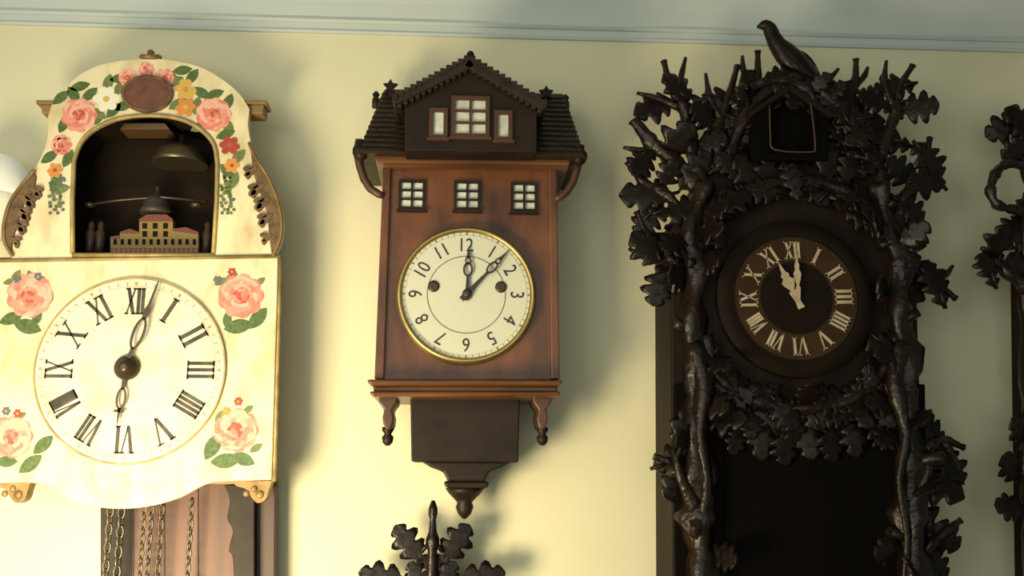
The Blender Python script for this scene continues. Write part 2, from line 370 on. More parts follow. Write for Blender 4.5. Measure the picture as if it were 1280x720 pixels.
hand(m, hc, a, [('poly', [(0, -3*k), (0, 3*k), (24*k, 2*k), (24*k, -2*k)]), ('ring', 42*k, 20*k, 7.5*k, 3.2*k), ('poly', [(60*k, -2.5*k), (60*k, 2.5*k), (72*k, 3.5*k), (78*k, 1.6*k), (106*k, .9*k), (109*k, 0), (106*k, -.9*k), (78*k, -1.6*k), (72*k, -3.5*k)])], D+.013)
obj('minute_hand', m, STEEL, R1)
m = MB(); a = ptr((157, 459), (146, 528), D+.012)
hand(m, hc, a, [('poly', [(0, -2.6*k), (0, 2.6*k), (26*k, 1.8*k), (26*k, -1.8*k)]), ('ring', 37*k, 13*k, 6*k, 2.4*k), ('poly', [(48*k, -2*k), (48*k, 2*k), (70*k, 0)]), ('poly', [(50*k, -6*k), (50*k, 6*k), (53*k, 6*k), (53*k, -6*k)])], D+.010)
obj('hour_hand', m, STEEL, R1)
m = MB(); m.lathe((hc[0], -(D+.005), hc[1]), [(15*k, 0), (15*k, .004), (12*k, .009), (8*k, .011), (7*k, .014), (3*k, .016)], 'y', 24); obj('hand_hub', m, STEEL, R1)
m = MB(); p = P(188, 74, D-.006); m.lathe((p.x, p.y, p.z-.003), [(.012, 0), (.013, .004), (.007, .007), (.004, .010), (.005, .013), (.002, .016)], 'z', 16)
for s_ in (-1, 1): m.ell((p.x+s_*.009, p.y, p.z+.003), .006, .004, .004)
obj('finial', m, GOLD, R1)
for s_, x0, x1 in ((-1, 44, 76), (1, 300, 333)):
    m = MB(); m.prism(T([(x0, 124), (x1, 124), (x1, 129), (x0, 129)]), .05, D-.002); m.prism(T([(x0+4, 129), (x1-4, 129), (x1-6, 140), (x0+6, 140)]), .05, D-.006)
    obj('shoulder_cap', m, TAN, R1, .001)
for s_, edge, inn in ((-1, [(42, 212), (22, 236), (9, 258), (3, 285), (5, 305), (14, 320)], [(46, 222), (42, 240), (32, 252), (26, 268), (22, 284), (16, 302), (16, 318)]), (1, [(313, 178), (322, 198), (336, 220), (348, 248), (354, 275), (352, 300), (343, 320)], [(314, 190), (317, 215), (324, 238), (331, 255), (335, 275), (337, 298), (340, 318)])):
    m = MB(); e = sm2(edge, 4); n_ = sm2(inn, 4)
    m.prism(T(e + n_[::-1]), D-.002, D+.003)
    for (x, y), rr_ in zip(inn[1:-1], (10, 12, 12, 11, 8)):
        c = P(x-s_*3, y, D)
        for (rx, ry, ox, oz, ro) in ((rr_, rr_*.42, 0, 0, s_*.7), (rr_*.6, rr_*.34, -s_*4, 4, s_*.2), (rr_*.5, rr_*.3, -s_*3, -5, s_*1.3)):
            m.prism(circ(c.x+ox*k, c.z+oz*k, rx*k, 14, ry*k, ro), D-.001, D+.0042)
    m.tube([(q.x, -(D+.003), q.z) for q in [P(x+(-s_)*2, y, D+.003) for x, y in e]], .0024, 6, 1)
    obj('scroll_carving', m, [BROWNP, GOLD], R1, .0008)
for s_, xc in ((1, 316), (-1, 14)):
    m = MB()
    m.prism(T(sm2([(xc-24, 601), (xc-22, 607), (xc-8, 612), (xc-2, 622), (xc+6, 629), (xc+16, 624), (xc+20, 612), (xc+24, 601)], 4)), D-.02, D-.002)
    for q, r_ in ((-8, 4), (9, 5), (2, 4)):
        p = P(xc+q, 609+abs(q), D-.002); m.ell(p, r_*k, .002, r_*k)
    obj('lower_scroll_bracket', m, GOLD, R1, .001)
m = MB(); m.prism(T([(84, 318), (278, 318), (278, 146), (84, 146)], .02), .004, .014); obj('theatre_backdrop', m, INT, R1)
Z = .052
m = MB(); m.prism(T([(138, 318), (138, 298), (150, 298), (150, 290), (162, 286), (174, 290), (174, 274), (184, 268), (208, 268), (216, 274), (216, 286), (232, 284), (248, 290), (248, 318)], Z), Z-.012, Z, 0)
m.prism(T([(138, 299), (150, 299), (150, 294), (138, 296)], Z), None, Z+.0006, 2); m.prism(T([(150, 292), (150, 290), (162, 286), (174, 290), (174, 292)], Z), None, Z+.0006, 2); m.prism(T([(174, 277), (174, 274), (184, 268), (208, 268), (216, 274), (216, 277)], Z), None, Z+.0006, 2); m.prism(T([(216, 289), (216, 286), (232, 284), (248, 290), (248, 293)], Z), None, Z+.0006, 2)
for y in (283, 293):
    for x in (181, 194, 207): m.prism(T([(x-3, y+3), (x+3, y+3), (x+3, y-4), (x-3, y-4)], Z), None, Z+.0005, 1)
for x in range(142, 246, 9): m.prism(T([(x, 306), (x+4, 306), (x+4, 299), (x, 299)], Z), None, Z+.0005, 1)
m.prism(T([(138, 318), (138, 310), (248, 310), (248, 318)], Z), None, Z+.0006, 2)
for x in range(142, 246, 6): m.prism(T([(x, 317), (x+2, 317), (x+2, 311), (x, 311)], Z), None, Z+.0009, 0)
fac = obj('castle_facade', m, [mat('facade_ochre', (.30, .19, .035), (.18, .11, .02)), INT, mat('dull_red', (.16, .035, .016))], R1)
m = MB(); p = P(195, 268, Z-.01); m.lathe(p, [(.020, 0), (.021, .005), (.018, .008), (.017, .016), (.012, .024), (.004, .028), (.003, .036), (.001, .040)], 'z', 20); obj('dome', m, mat('dome_grey', (.05, .042, .034)), fac)
m = MB(); a_, b_ = P(108, 256, Z), P(258, 252, Z); m.tube([a_, P(150, 250, Z), P(200, 246, Z), b_], .0018, 8)
for x in (112, 245): p = P(x, 256, Z); m.ell(p, .008, .006, .004)
obj('striking_rod', m, STEEL, R1)
m = MB(); p = P(226, 192, .042); m.lathe((p.x, p.y, p.z), [(.036, -.016), (.035, -.011), (.030, .002), (.016, .010), (.003, .013), (.003, .026)], 'z', 28); obj('bell', m, mat('aged_bell', (.16, .13, .08), None, .35, .8), R1)
for x in (112, 124, 258):
    m = MB(); p = P(x, 316, Z); m.lathe(p, [(.006, 0), (.006, .012), (.007, .026), (.004, .031), (.005, .038), (.002, .043)], 'z', 10); obj('automaton_figure', m, mat('figure_brown', (.04, .02, .012)), R1)
m = MB(); m.prism(T([(150, 162), (212, 162), (206, 154), (156, 154)], Z+.012), .03, Z+.012); obj('valance', m, mat('valance_brown', (.10, .055, .02)), R1)
m = MB(); m.prism(T([(126, 600), (344, 600), (342, 900), (126, 900)], .02), .0, .02)
for x in (166, 205, 247): m.prism(T([(x, 600), (x+1.5, 600), (x+1.5, 900), (x, 900)], .02), .0, .0206, 1)
m.prism(T([(126, 600), (165, 600), (165, 900), (126, 900)], .02), .0, .0208, 1)
obj('backboard', m, [PINE, DWAL], R1)
m = MB(); m.prism(T(sm2([(280, 606), (287, 625), (284, 648), (291, 664), (286, 688), (292, 715), (290, 900)], 4) + [(318, 900), (318, 606)], .05), .02, .05); obj('side_scroll', m, DWAL, R1, .002)
m = MB(); m.prism(T([(318, 606), (344, 606), (342, 900), (318, 900)], .04), .02, .035); obj('side_rail', m, mat('dark_side_rail', (.055, .022, .012)), R1, .002)
def chain(px, y0, y1, d, r, mt):
    m = MB(); a = P(px, y0, d); L = (P(px, y0, d)-P(px, y1, d)).length; st = r*2.6; n = int(L/st)
    for i in range(n):
        cc = a - Vector((0, 0, i*st)); o = i % 2
        pts = []
        for j in range(8):
            t = 2*PI*j/8; u = r*.9*math.cos(t); v = r*1.7*math.sin(t)
            pts.append(cc + (Vector((u, 0, v)) if o else Vector((u*.35, u*.9, v))))
        m.tube(pts, r*.32, 5, 0, closed=True)
    return obj('chain', m, mt, R1)
STL = mat('chain_steel', (.20, .17, .12), None, .4, .7); STB = mat('chain_brass', (.24, .165, .10), None, .45, .7)
for x, r, mt in ((139, .0042, STL), (153, .0046, STL), (181, .0034, STB), (190, .0034, STL), (203, .0034, STB), (240, .0034, STL)): chain(x, 628, 830, .045, r, mt)
# ============================================================ 2 house clock
R2 = thing('house_shaped_wall_clock', 'walnut wall clock shaped like a gabled house with shingled roof and small white windows', 'clock', (P(582, 645, 0).x, 0, P(582, 645, 0).z))
B = .105
T = lambda l, d: [XZ(x, y, d) for x, y in l]
m = MB(); m.prism(T([(481, 196), (694, 198), (698, 476), (470, 476)], B), 0, B); obj('body', m, WALN, R2, .002)
for l in ([(479, 203), (489, 203), (480, 474), (468, 474)], [(686, 205), (696, 205), (700, 474), (689, 474)]):
    m = MB(); m.prism(T(l, B+.005), .01, B+.005); obj('corner_post', m, WALN, R2, .0015)
m = MB(); m.prism(T([(466, 190), (714, 194), (712, 206), (470, 203)], .13), .0, .13); m.prism(T([(478, 203), (700, 206), (699, 210), (479, 208)], .118), .0, .118); obj('eave_beam', m, WALL2, R2, .002)
TL, TR = P(482, 112, .07), P(703, 118, .07); BL, BR = P(450, 190, .145), P(729, 196, .145)
def wl(v): return Vector((v.x, -.001, v.z))
m = MB(); m.hexa([BL, BR, TR, TL, wl(BL), wl(BR), wl(TR), wl(TL)])
def shing(mb, A, Bq, Cq, Dq, rows, cols, nout):
    for i in range(rows):
        t0, t1 = i/rows, (i+1.1)/rows
        for j in range(cols+1):
            off = .5 if i % 2 else 0
            u0, u1 = max(0, (j-off)/cols), min(1, (j+1-off)/cols-.03/cols)
            if u1 <= u0+.001: continue
            q = lambda t, u: (A.lerp(Dq, t)).lerp(Bq.lerp(Cq, t), u)
            a, b, c, d = q(t0, u0), q(t0, u1), q(t1, u1), q(t1, u0)
            lift = nout*.0030
            mb.hexa([a, b, c, d, a+nout*.0008, b+nout*.0008, c+lift, d+lift])
nf = (TR-TL).cross(BL-TL).normalized(); nf = nf if nf.y < 0 else -nf
shing(m, TL, TR, BR, BL, 13, 22, nf)
nl = (wl(TL)-TL).cross(BL-TL).normalized(); nl = nl if nl.x < 0 else -nl
shing(m, wl(TL), TL, BL, wl(BL), 13, 8, nl)
nr = (wl(TR)-TR).cross(BR-TR).normalized(); nr = nr if nr.x > 0 else -nr
shing(m, TR, wl(TR), wl(BR), BR, 13, 8, nr)
obj('roof', m, SHIN, R2)
G = .165
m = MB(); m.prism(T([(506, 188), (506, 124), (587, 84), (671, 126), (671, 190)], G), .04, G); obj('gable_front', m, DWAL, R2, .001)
m = MB()
for a, b in (((587, 72), (490, 124)), ((587, 72), (684, 131))):
    s_ = 1 if b[0] > a[0] else -1
    A, Bv = Vector(XZ(*a, G+.012)), Vector(XZ(*b, G+.012)); dv = (Bv-A).normalized(); nn = Vector((dv.y, -dv.x))*(1 if s_ < 0 else -1)
    if nn.y > 0: nn = -nn
    t = 10*k
    m.prism([tuple(A), tuple(Bv), tuple(Bv+nn*t*.8), tuple(A+nn*t*1.2)], .03, G+.012)
    n = 13
    for i in range(n):
        q = A.lerp(Bv, (i+.5)/n); w = (Bv-A).length/n*.42
        m.prism([(q.x-w, q.y-.002), (q.x+w, q.y-.002), (q.x+w, q.y+.0045), (q.x-w, q.y+.0045)], .04, G+.014)
        q2 = A.lerp(Bv, (i+.5)/n)+nn*t
        m.prism([(q2.x-w*.8, q2.y-.003), (q2.x+w*.8, q2.y-.003), (q2.x+w*.8, q2.y+.005), (q2.x-w*.8, q2.y+.005)], G-.01, G+.010)
obj('gable_roof', m, SHIN, R2, .0007)
def lathe_o(name, px, py, d, prof, mt, par, sc=1):
    m = MB(); p = P(px, py, d); m.lathe(p, [(r*k*sc, h*k*sc) for r, h in prof], 'z', 16); return obj(name, m, mt, par)
lathe_o('ridge_finial', 588, 76, G, [(5, 0), (6, 3), (3, 5), (5, 8), (3.5, 11), (1, 13)], DWAL, R2)
def starm(px, py, d, r, name):
    m = MB(); c = XZ(px, py, d); pts = []
    for i in range(10):
        a = PI/2+i*PI/5; q = (r if i % 2 == 0 else r*.5)*k; pts.append((c[0]+q*math.cos(a), c[1]+q*math.sin(a)))
    m.prism(pts, d-.006, d); m.box(c[0]-.002, c[0]+.002, c[1]-.018, c[1], d-.006, d-.003); obj(name, m, DWAL, R2, .0006)
starm(488, 107, .085, 10, 'star_ornament'); starm(683, 115, .085, 10, 'star_ornament')
for x, y in ((470, 122), (707, 126)): lathe_o('roof_corner_finial', x, y, .05, [(5, -14), (5, -2), (3, 0), (5, 4), (3, 7), (1, 9)], DWAL, R2)
for s_, pts in ((-1, [(451, 176), (447, 190), (450, 208), (455, 224), (463, 236), (474, 243), (480, 245)]), (1, [(724, 182), (722, 196), (721, 212), (716, 228), (708, 240), (699, 247), (693, 249)])):
    m = MB(); m.tube([P(x, y, .11) for x, y in pts], [7*k, 6*k, 5*k, 5*k, 5*k, 5*k, 4*k], 10); obj('curved_side_bracket', m, WFR, R2)
    lathe_o('eave_knob', pts[0][0], pts[0][1]+12, .13, [(2, -14), (7, -10), (10, -4), (10, 2), (6, 7), (7, 10), (3, 14)], DWAL, R2)
def winfr(px, py, w, h, cols, rows, d, mt, t=4.5, mu=2.2, name='window'):
    c = Vector(XZ(px, py, d)); W, H = w*k/2, h*k/2; t *= k; mu *= k
    rect = lambda x0, x1, z0, z1: [(x0, z0), (x1, z0), (x1, z1), (x0, z1)]
    loops = [rect(c.x-W, c.x+W, c.y-H, c.y+H)]; pm = MB()
    iw = (2*W-2*t-mu*(cols-1))/cols; ih = (2*H-2*t-mu*(rows-1))/rows
    for i in range(cols):
        for j in range(rows):
            x0 = c.x-W+t+i*(iw+mu); z0 = c.y-H+t+j*(ih+mu); loops.append(rect(x0, x0+iw, z0, z0+ih))
    pm.box(c.x-W+t*.5, c.x+W-t*.5, c.y-H+t*.5, c.y+H-t*.5, d-.001, d+.001)
    m = MB(); m.prism(loops, d, d+.004); m.box(c.x-W-2*k, c.x+W+2*k, c.y-H-3*k, c.y-H, d, d+.006)
    f = obj(name, m, mt, R2); obj('pane', pm, PANE, f)
for x, y in ((515, 244), (584, 245), (655, 247)): winfr(x, y, 33, 38, 2, 3, B, DWAL, 3.5, 2.6)
winfr(588, 147, 46, 52, 2, 3, G, WFR, 5, 3); winfr(548, 155, 22, 38, 1, 1, G, WFR, 5); winfr(629, 158, 22, 38, 1, 1, G, WFR, 5)
c2 = XZ(583, 368, B+.01); r2 = 81.5*U
m = MB(); m.lathe((c2[0], -B, c2[1]), [(r2*1.03, 0), (r2*1.04, .006), (r2*1.02, .013), (r2*.975, .0145), (r2*.945, .010), (r2*.94, .004)], 'y', 72); obj('bezel', m, BRASS, R2)
m = MB(); m.prism(circ(c2[0], c2[1], r2*.965, 80), B, B+.0095, 0, True)
q = B+.0095; ring(m, c2, r2*.572, r2*.586, q, q+.0004, 1); ring(m, c2, r2*.90, r2*.905, q, q+.0004, 3)
for i in range(60):
    up, rt = frame2(2*PI*i/60); a = r2*.905; b = r2*.940; w = r2*(.004 if i % 5 else .012)
    m.prism([(c2[0]+(up*g+rt*s_).x, c2[1]+(up*g+rt*s_).y) for g, s_ in ((a, -w), (a, w), (b, w), (b, -w))], None, q+.0005, 1)
for i in range(12): text(m, str(i if i else 12), c2, r2*.755, 2*PI*i/12, r2*.29, q, 2)
obj('dial', m, [IVORY, mat('ring_grey', (.18, .165, .12)), BLACKP, mat('ring_faint', (.42, .39, .28))], R2)
for x, y in ((542, 358), (626, 359)):
    m = MB(); p = P(x, y, q); m.lathe(p, [(7*k, 0), (7*k, .0015), (4.5*k, .0018), (2*k, .0016)], 'y', 20); obj('winding_hole', m, STEEL, R2)
hc = XZ(584, 367, q+.004)
m = MB(); a = ptr((584, 367), (586, 306), q)
hand(m, hc, a, [('poly', [(-8*k, -3*k), (-8*k, 3*k), (22*k, 1.4*k), (22*k, -1.4*k)]), ('ring', 30*k, 9*k, 6*k, 2.4*k), ('ring', 41*k, 5*k, 4*k, 1.6*k), ('poly', [(44*k, -2.5*k), (44*k, 2.5*k), (60*k, 0)])], q+.003); obj('hour_hand', m, BLACKP, R2)
m = MB(); a = ptr((584, 367), (637, 312), q)
hand(m, hc, a, [('poly', [(-10*k, -3.5*k), (-10*k, 3.5*k), (36*k, 1.3*k), (36*k, -1.3*k)]), ('ring', 44*k, 9*k, 5.5*k, 2.2*k), ('ring', 55*k, 4.5*k, 3.5*k, 1.5*k), ('poly', [(58*k, -2*k), (58*k, 2*k), (76*k, 0)])], q+.005); obj('minute_hand', m, BLACKP, R2)
m = MB(); m.lathe((hc[0], -q, hc[1]), [(6*k, 0), (6*k, .005), (4*k, .008), (1.5*k, .009)], 'y', 18); obj('hand_hub', m, BLACKP, R2)
m = MB(); m.prism(T([(458, 474), (704, 475), (702, 482), (462, 482)], .135), 0, .135); m.prism(T([(466, 482), (698, 482), (697, 491), (467, 491)], .128), 0, .126); m.prism(T([(461, 489), (702, 489), (699, 496), (465, 496)], .135), 0, .135); obj('base_moulding', m, WALL2, R2, .003)
for x in (485, 678):
    m = MB(); m.prism(T(sm2([(x-12, 495), (x-11, 504), (x-5, 512), (x-7, 522), (x-4, 535), (x+4, 535), (x+7, 522), (x+5, 512), (x+11, 504), (x+12, 495)], 2), .11), .05, .11); b_ = obj('corner_corbel', m, WFR, R2, .003)
    m = MB(); p = P(x, 534, .085); m.lathe(p, [(2.5*k, -22*k), (6*k, -18*k), (7*k, -12*k), (4*k, -8*k), (7*k, -4*k), (7*k, 0)], 'z', 16); obj('drop_finial', m, DWAL, b_)
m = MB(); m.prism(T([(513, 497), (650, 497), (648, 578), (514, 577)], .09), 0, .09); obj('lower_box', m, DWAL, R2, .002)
m = MB(); m.prism(T([(525, 576), (640, 577), (628, 584), (612, 590), (606, 602), (560, 602), (554, 590), (538, 584)], .085), 0, .085)
m.prism(T([(554, 602), (612, 602), (610, 610), (557, 610)], .088), 0, .088); obj('lower_corbel', m, DWAL, R2, .003)
m = MB(); p = P(581, 610, .045); m.lathe(p, [(2*k, -37*k), (8*k, -31*k), (11*k, -23*k), (9*k, -17*k), (14*k, -12*k), (20*k, -6*k), (24*k, 0)], 'z', 20); obj('pendant_finial', m, DWAL, R2)
# ============================================================ 3 carved oak clock
R3 = thing('carved_oak_leaf_wall_clock', 'tall near-black carved wall clock of branches and oak leaves with a bird on top', 'clock', (P(1000, 900, 0).x, 0, P(1000, 900, 0).z))
K = .10
m = MB(); m.prism(T([(842, 900), (838, 290), (868, 235), (905, 185), (945, 150), (990, 128), (1035, 150), (1080, 185), (1112, 235), (1144, 290), (1164, 900)], K), 0, K)
obj('case', m, OAKC, R3, .003)
m = MB()
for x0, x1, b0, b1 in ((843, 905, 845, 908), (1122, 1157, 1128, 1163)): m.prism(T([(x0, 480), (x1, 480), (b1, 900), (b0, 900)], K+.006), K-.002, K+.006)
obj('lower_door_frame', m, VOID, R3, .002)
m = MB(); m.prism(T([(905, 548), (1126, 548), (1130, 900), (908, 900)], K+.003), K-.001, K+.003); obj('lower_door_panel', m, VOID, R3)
c3 = XZ(998, 371, K+.02); r3 = 102*S(1, K+.02)
m = MB(); m.lathe((c3[0], -K, c3[1]), [(r3*1.0, 0), (r3*1.0, .010), (r3*.99, .0120), (r3*.82, .0122), (r3*.81, .0118)], 'y', 72, 0)
q = K+.0128; m.prism(circ(c3[0], c3[1], r3*.78, 64), K, q, 1); m.prism(circ(c3[0], c3[1], r3*.46, 64), q-.0002, q+.0006, 0)
for i, s_ in enumerate(ROM): roman(m, s_, c3, r3*.61, 2*PI*i/12-.035, r3*.23, r3*.21, q, 2, .17)
obj('dial', m, [DDIAL, DDIAL2, BONE], R3)
hc = XZ(998, 376, q+.005)
m = MB(); a = ptr((998, 380), (974, 333), q); f = 1.08*k
fl = lambda s: [('poly', [(0, -3*s), (0, 3*s), (12*s, 5*s), (14*s, 2*s), (20*s, 6*s), (25*s, 8*s), (29*s, 4*s), (33*s, 5*s), (36*s, 2.5*s), (50*s, 0), (36*s, -2.5*s), (33*s, -5*s), (29*s, -4*s), (25*s, -8*s), (20*s, -6*s), (14*s, -2*s), (12*s, -5*s)])]
hand(m, hc, a, fl(f)+[('poly', [(0, 3*f), (0, -3*f), (-9*f, -4*f), (-9*f, 4*f)])], q+.003); obj('hour_hand', m, BONE, R3)
m = MB(); a = ptr((998, 376), (994, 306), q)
hand(m, hc, a, [('poly', [(u*1.25, v*.55) for u, v in fl(f)[0][1]])], q+.006); obj('minute_hand', m, BONE, R3)
m = MB(); m.prism([T([(940, 200), (940, 135), (988, 104), (1036, 135), (1036, 200)], K+.02), T([(962, 190), (962, 135), (988, 118), (1016, 135), (1017, 190)], K+.02)], K-.02, K+.02)
nich = obj('bird_door_house', m, VOID, R3, .002)
m = MB(); m.tube(smooth([P(962, 132, K+.025), P(963, 170, K+.025), P(968, 187, K+.025), P(1012, 190, K+.025), P(1019, 184, K+.025), P(1016, 150, K+.025), P(1013, 128, K+.025)], 3), .0011, 6); obj('door_edge', m, HORN, nich)
m = MB(); m.prism(T([(960, 192), (960, 120), (1018, 120), (1018, 192)], K+.005), K-.01, K+.004); obj('bird_door', m, VOID, nich)
m = MB()
for a_, b_ in (((988, 104), (936, 140)), ((988, 104), (1040, 140))):
    A, Bv = Vector(XZ(*a_, K+.025)), Vector(XZ(*b_, K+.025)); m.prism([tuple(A), tuple(Bv), (Bv.x, Bv.y-.008), (A.x, A.y-.010)], .06, K+.025)
obj('small_roof', m, OAKC, nich, .001)
rr = random.Random(11)
def branch(root, pts, r0, r1, leaves, twigs=(), name='branch', lsize=60, mt=None, gn=.10, ts=6, knots=0, dl=0):
    P3 = smooth([P(*p) for p in pts], 5); n = len(P3); m = MB()
    rad = [(r0+(r1-r0)*i/(n-1))*k*(1+.18*math.sin(i*1.3)+.10*math.sin(i*2.9+1)) for i in range(n)]
    m.tube(P3, rad, 14, gnarl=gn, seed=pts[0][0])
    for i in range(knots):
        j = int((i+.5)/knots*n); a = rr.uniform(-1.3, 1.3); dr = Vector((math.sin(a), -math.cos(a)*.8, rr.uniform(-.2, .6))).normalized()
        L = rad[j]*rr.uniform(1.4, 1.9); m.tube([P3[j], P3[j]+dr*L*.6, P3[j]+dr*L], [rad[j]*.65, rad[j]*.45, rad[j]*.36], 9, gnarl=.1, seed=i)
    for tw in twigs:
        Q = smooth([P(*p) for p in tw], 3); nn = len(Q); m.tube(Q, [(ts-(ts-2.6)*i/(nn-1))*k*(1+.15*math.sin(i*2)) for i in range(nn)], 8, gnarl=gn)
    b = obj(name, m, mt or OAKB, root)
    if leaves:
        lm = MB()
        for l in leaves:
            x, y = l[0], l[1]; dd = l[2] if len(l) > 2 else pts[-1][2]+rr.uniform(-.004, .014)+dl
            c = P(x, y, dd); near = min(P3, key=lambda q: (q-c).length); dv = c-near
            if dv.length < .018: dv = Vector((rr.uniform(-1, 1), 0, rr.uniform(-.8, 1)))
            dv = dv.normalized() + Vector((rr.uniform(-.3, .3), rr.uniform(-.15, .08), rr.uniform(-.3, .3))); dv.normalize()
            L = lsize*k*rr.uniform(.8, 1.1)
            nr_ = Vector((rr.uniform(-.25, .25), -1, rr.uniform(-.2, .35)))
            kd = 'oak' if rr.random() < .75 else 'ivy'
            lm.leaf(c-dv*L*.5, dv, nr_, L, L*rr.uniform(.85, 1.0) if kd == 'ivy' else L*rr.uniform(.76, .9), 0, kd, rr.uniform(.0, .25), .003)
            st = c-dv*L*.5
            if (st-near).length > .006: lm.tube([near, (near+st)/2+Vector((0, -.003, 0)), st], [.0034, .0028, .0022], 6)
        obj('leaf_cluster', lm, OAK, b)
    return b
def fill(pts, n, dx, dy, d0=.0):
    out = []
    for i in range(n):
        s_ = (i+rr.uniform(.2, .8))/n*(len(pts)-1); j = min(int(s_), len(pts)-2); t = s_-j; a, b = pts[j], pts[j+1]
        out.append((a[0]+(b[0]-a[0])*t+rr.uniform(-dx, dx), a[1]+(b[1]-a[1])*t+rr.uniform(-dy, dy), a[2]+rr.uniform(.0, .018)+d0))
    return out
k = S(1, K+.02)
lt = [(878, 900, K+.006), (880, 740, K+.006), (872, 660, K+.006), (874, 600, K+.006), (866, 540, K+.006), (874, 470, K+.006), (864, 400, K+.006), (870, 340, K+.006), (864, 290, K+.006), (882, 230, K+.006)]
rt_ = [(1142, 900, K+.006), (1146, 740, K+.006), (1136, 660, K+.006), (1142, 590, K+.006), (1130, 520, K+.006), (1132, 450, K+.006), (1122, 390, K+.006), (1128, 330, K+.006), (1110, 290, K+.006), (1098, 230, K+.006)]
ll = [(x+rr.uniform(-4, 4), y+rr.uniform(-4, 4), K+.028) for x, y in [(848, 300), (882, 285), (850, 345), (884, 330), (886, 500), (908, 522), (862, 550), (892, 455), (896, 690), (888, 262)]]
lr = [(x+rr.uniform(-4, 4), y+rr.uniform(-4, 4), K+.028) for x, y in [(1105, 285), (1136, 300), (1138, 345), (1112, 362), (1116, 435), (1103, 500), (1144, 520), (1112, 545), (1152, 600), (1092, 262), (1116, 690), (1146, 712)]]
branch(R3, lt, 22, 13, ll, [[(872, 640, K+.01), (852, 600, K+.02), (842, 560, K+.02)], [(866, 430, K+.012), (880, 480, K+.022), (874, 540, K+.024), (884, 600, K+.024), (878, 660, K+.022), (886, 720, K+.016)]], 'trunk', gn=.16, ts=12, knots=7, lsize=54)
branch(R3, rt_, 22, 13, lr, [[(1136, 640, K+.01), (1156, 600, K+.02), (1166, 560, K+.02)], [(1126, 430, K+.012), (1118, 480, K+.022), (1132, 540, K+.024), (1124, 600, K+.024), (1134, 670, K+.022), (1128, 740, K+.016)]], 'trunk', gn=.16, ts=12, knots=7, lsize=54)
BR_ = [
 ([(878, 240, K), (862, 180, K), (856, 140, K), (838, 110, K), (830, 76, K)], 11, 4, [(816, 132), (848, 106), (872, 140), (884, 178)], [[(846, 125, K), (850, 100, K), (857, 72, K)], [(850, 135, K), (825, 124, K), (796, 116, K)]]),
 ([(872, 235, K), (846, 205, K), (818, 182, K), (792, 150, K)], 11, 8, [(806, 200), (848, 178)], [[(818, 184, K), (800, 188, K), (779, 184, K)]]),
 ([(862, 280, K), (835, 245, K), (805, 228, K), (784, 202, K)], 9, 4, [(806, 242), (868, 215), (846, 262), (834, 222)], []),
 ([(862, 340, K), (835, 322, K), (812, 300, K), (796, 264, K)], 9, 4, [(812, 274), (808, 308), (826, 352), (842, 300)], [[(825, 315, K), (806, 322, K), (786, 310, K)]]),
 ([(900, 215, K), (894, 170, K), (908, 130, K), (922, 82, K)], 10, 4, [(904, 124), (884, 148), (922, 146), (896, 190), (924, 184)], [[(902, 150, K), (888, 125, K), (882, 92, K)]]),
 ([(940, 170, K), (930, 130, K), (946, 102, K), (947, 64, K)], 8, 4, [(930, 128), (950, 110), (926, 160)], [[(942, 108, K), (930, 92, K), (928, 70, K)]]),
 ([(1046, 170, K), (1050, 132, K), (1068, 108, K), (1070, 74, K)], 8, 4, [(1062, 122), (1040, 122), (1072, 150), (1050, 165)], [[(1066, 108, K), (1078, 98, K), (1085, 84, K)]]),
 ([(1100, 240, K), (1102, 190, K), (1118, 145, K), (1122, 115, K), (1141, 82, K)], 11, 4, [(1098, 126), (1122, 106), (1142, 134), (1096, 170), (1118, 176)], [[(1118, 135, K), (1106, 105, K), (1108, 76, K)], [(1130, 130, K), (1148, 128, K), (1163, 132, K)]]),
 ([(1118, 290, K), (1128, 250, K), (1152, 220, K), (1162, 172, K)], 9, 4, [(1160, 198), (1158, 228), (1130, 218), (1136, 258)], [[(1146, 222, K), (1166, 222, K), (1184, 238, K)]]),
 ([(1122, 350, K), (1144, 338, K), (1168, 352, K), (1195, 374, K)], 9, 4, [(1172, 356), (1150, 352), (1140, 304)], [[(1166, 350, K), (1180, 345, K), (1191, 332, K)]]),
 ([(1140, 590, K), (1160, 560, K), (1180, 550, K), (1205, 560, K)], 9, 4, [(1168, 536), (1184, 576), (1176, 604), (1150, 560)], [[(1180, 552, K), (1196, 580, K), (1204, 606, K)]]),
 ([(1142, 710, K), (1160, 684, K), (1178, 668, K), (1201, 650, K)], 9, 4, [(1174, 668), (1170, 700), (1152, 650)], []),
 ([(864, 600, K), (852, 586, K), (838, 578, K), (817, 570, K)], 9, 4, [(842, 574), (852, 600), (856, 535)], []),
 ([(880, 420, K+.008), (896, 470, K+.008), (940, 500, K+.008), (1000, 512, K+.008), (1060, 500, K+.008), (1100, 470, K+.008), (1118, 420, K+.008)], 9, 9, 'low', []),
 ([(885, 300, K+.008), (905, 262, K+.008), (950, 235, K+.008), (1000, 228, K+.008), (1050, 238, K+.008), (1090, 268, K+.008), (1105, 310, K+.008)], 9, 9, 'top', []),
 ([(905, 205, K), (925, 160, K+.008), (950, 122, K+.008), (985, 98, K+.008), (1030, 118, K+.008), (1065, 160, K+.008), (1085, 205, K)], 9, 9, 'arch', []),
]
def dialfree(l): return [q for q in l if (q[0]-997)**2+(q[1]-369)**2 > 128**2]
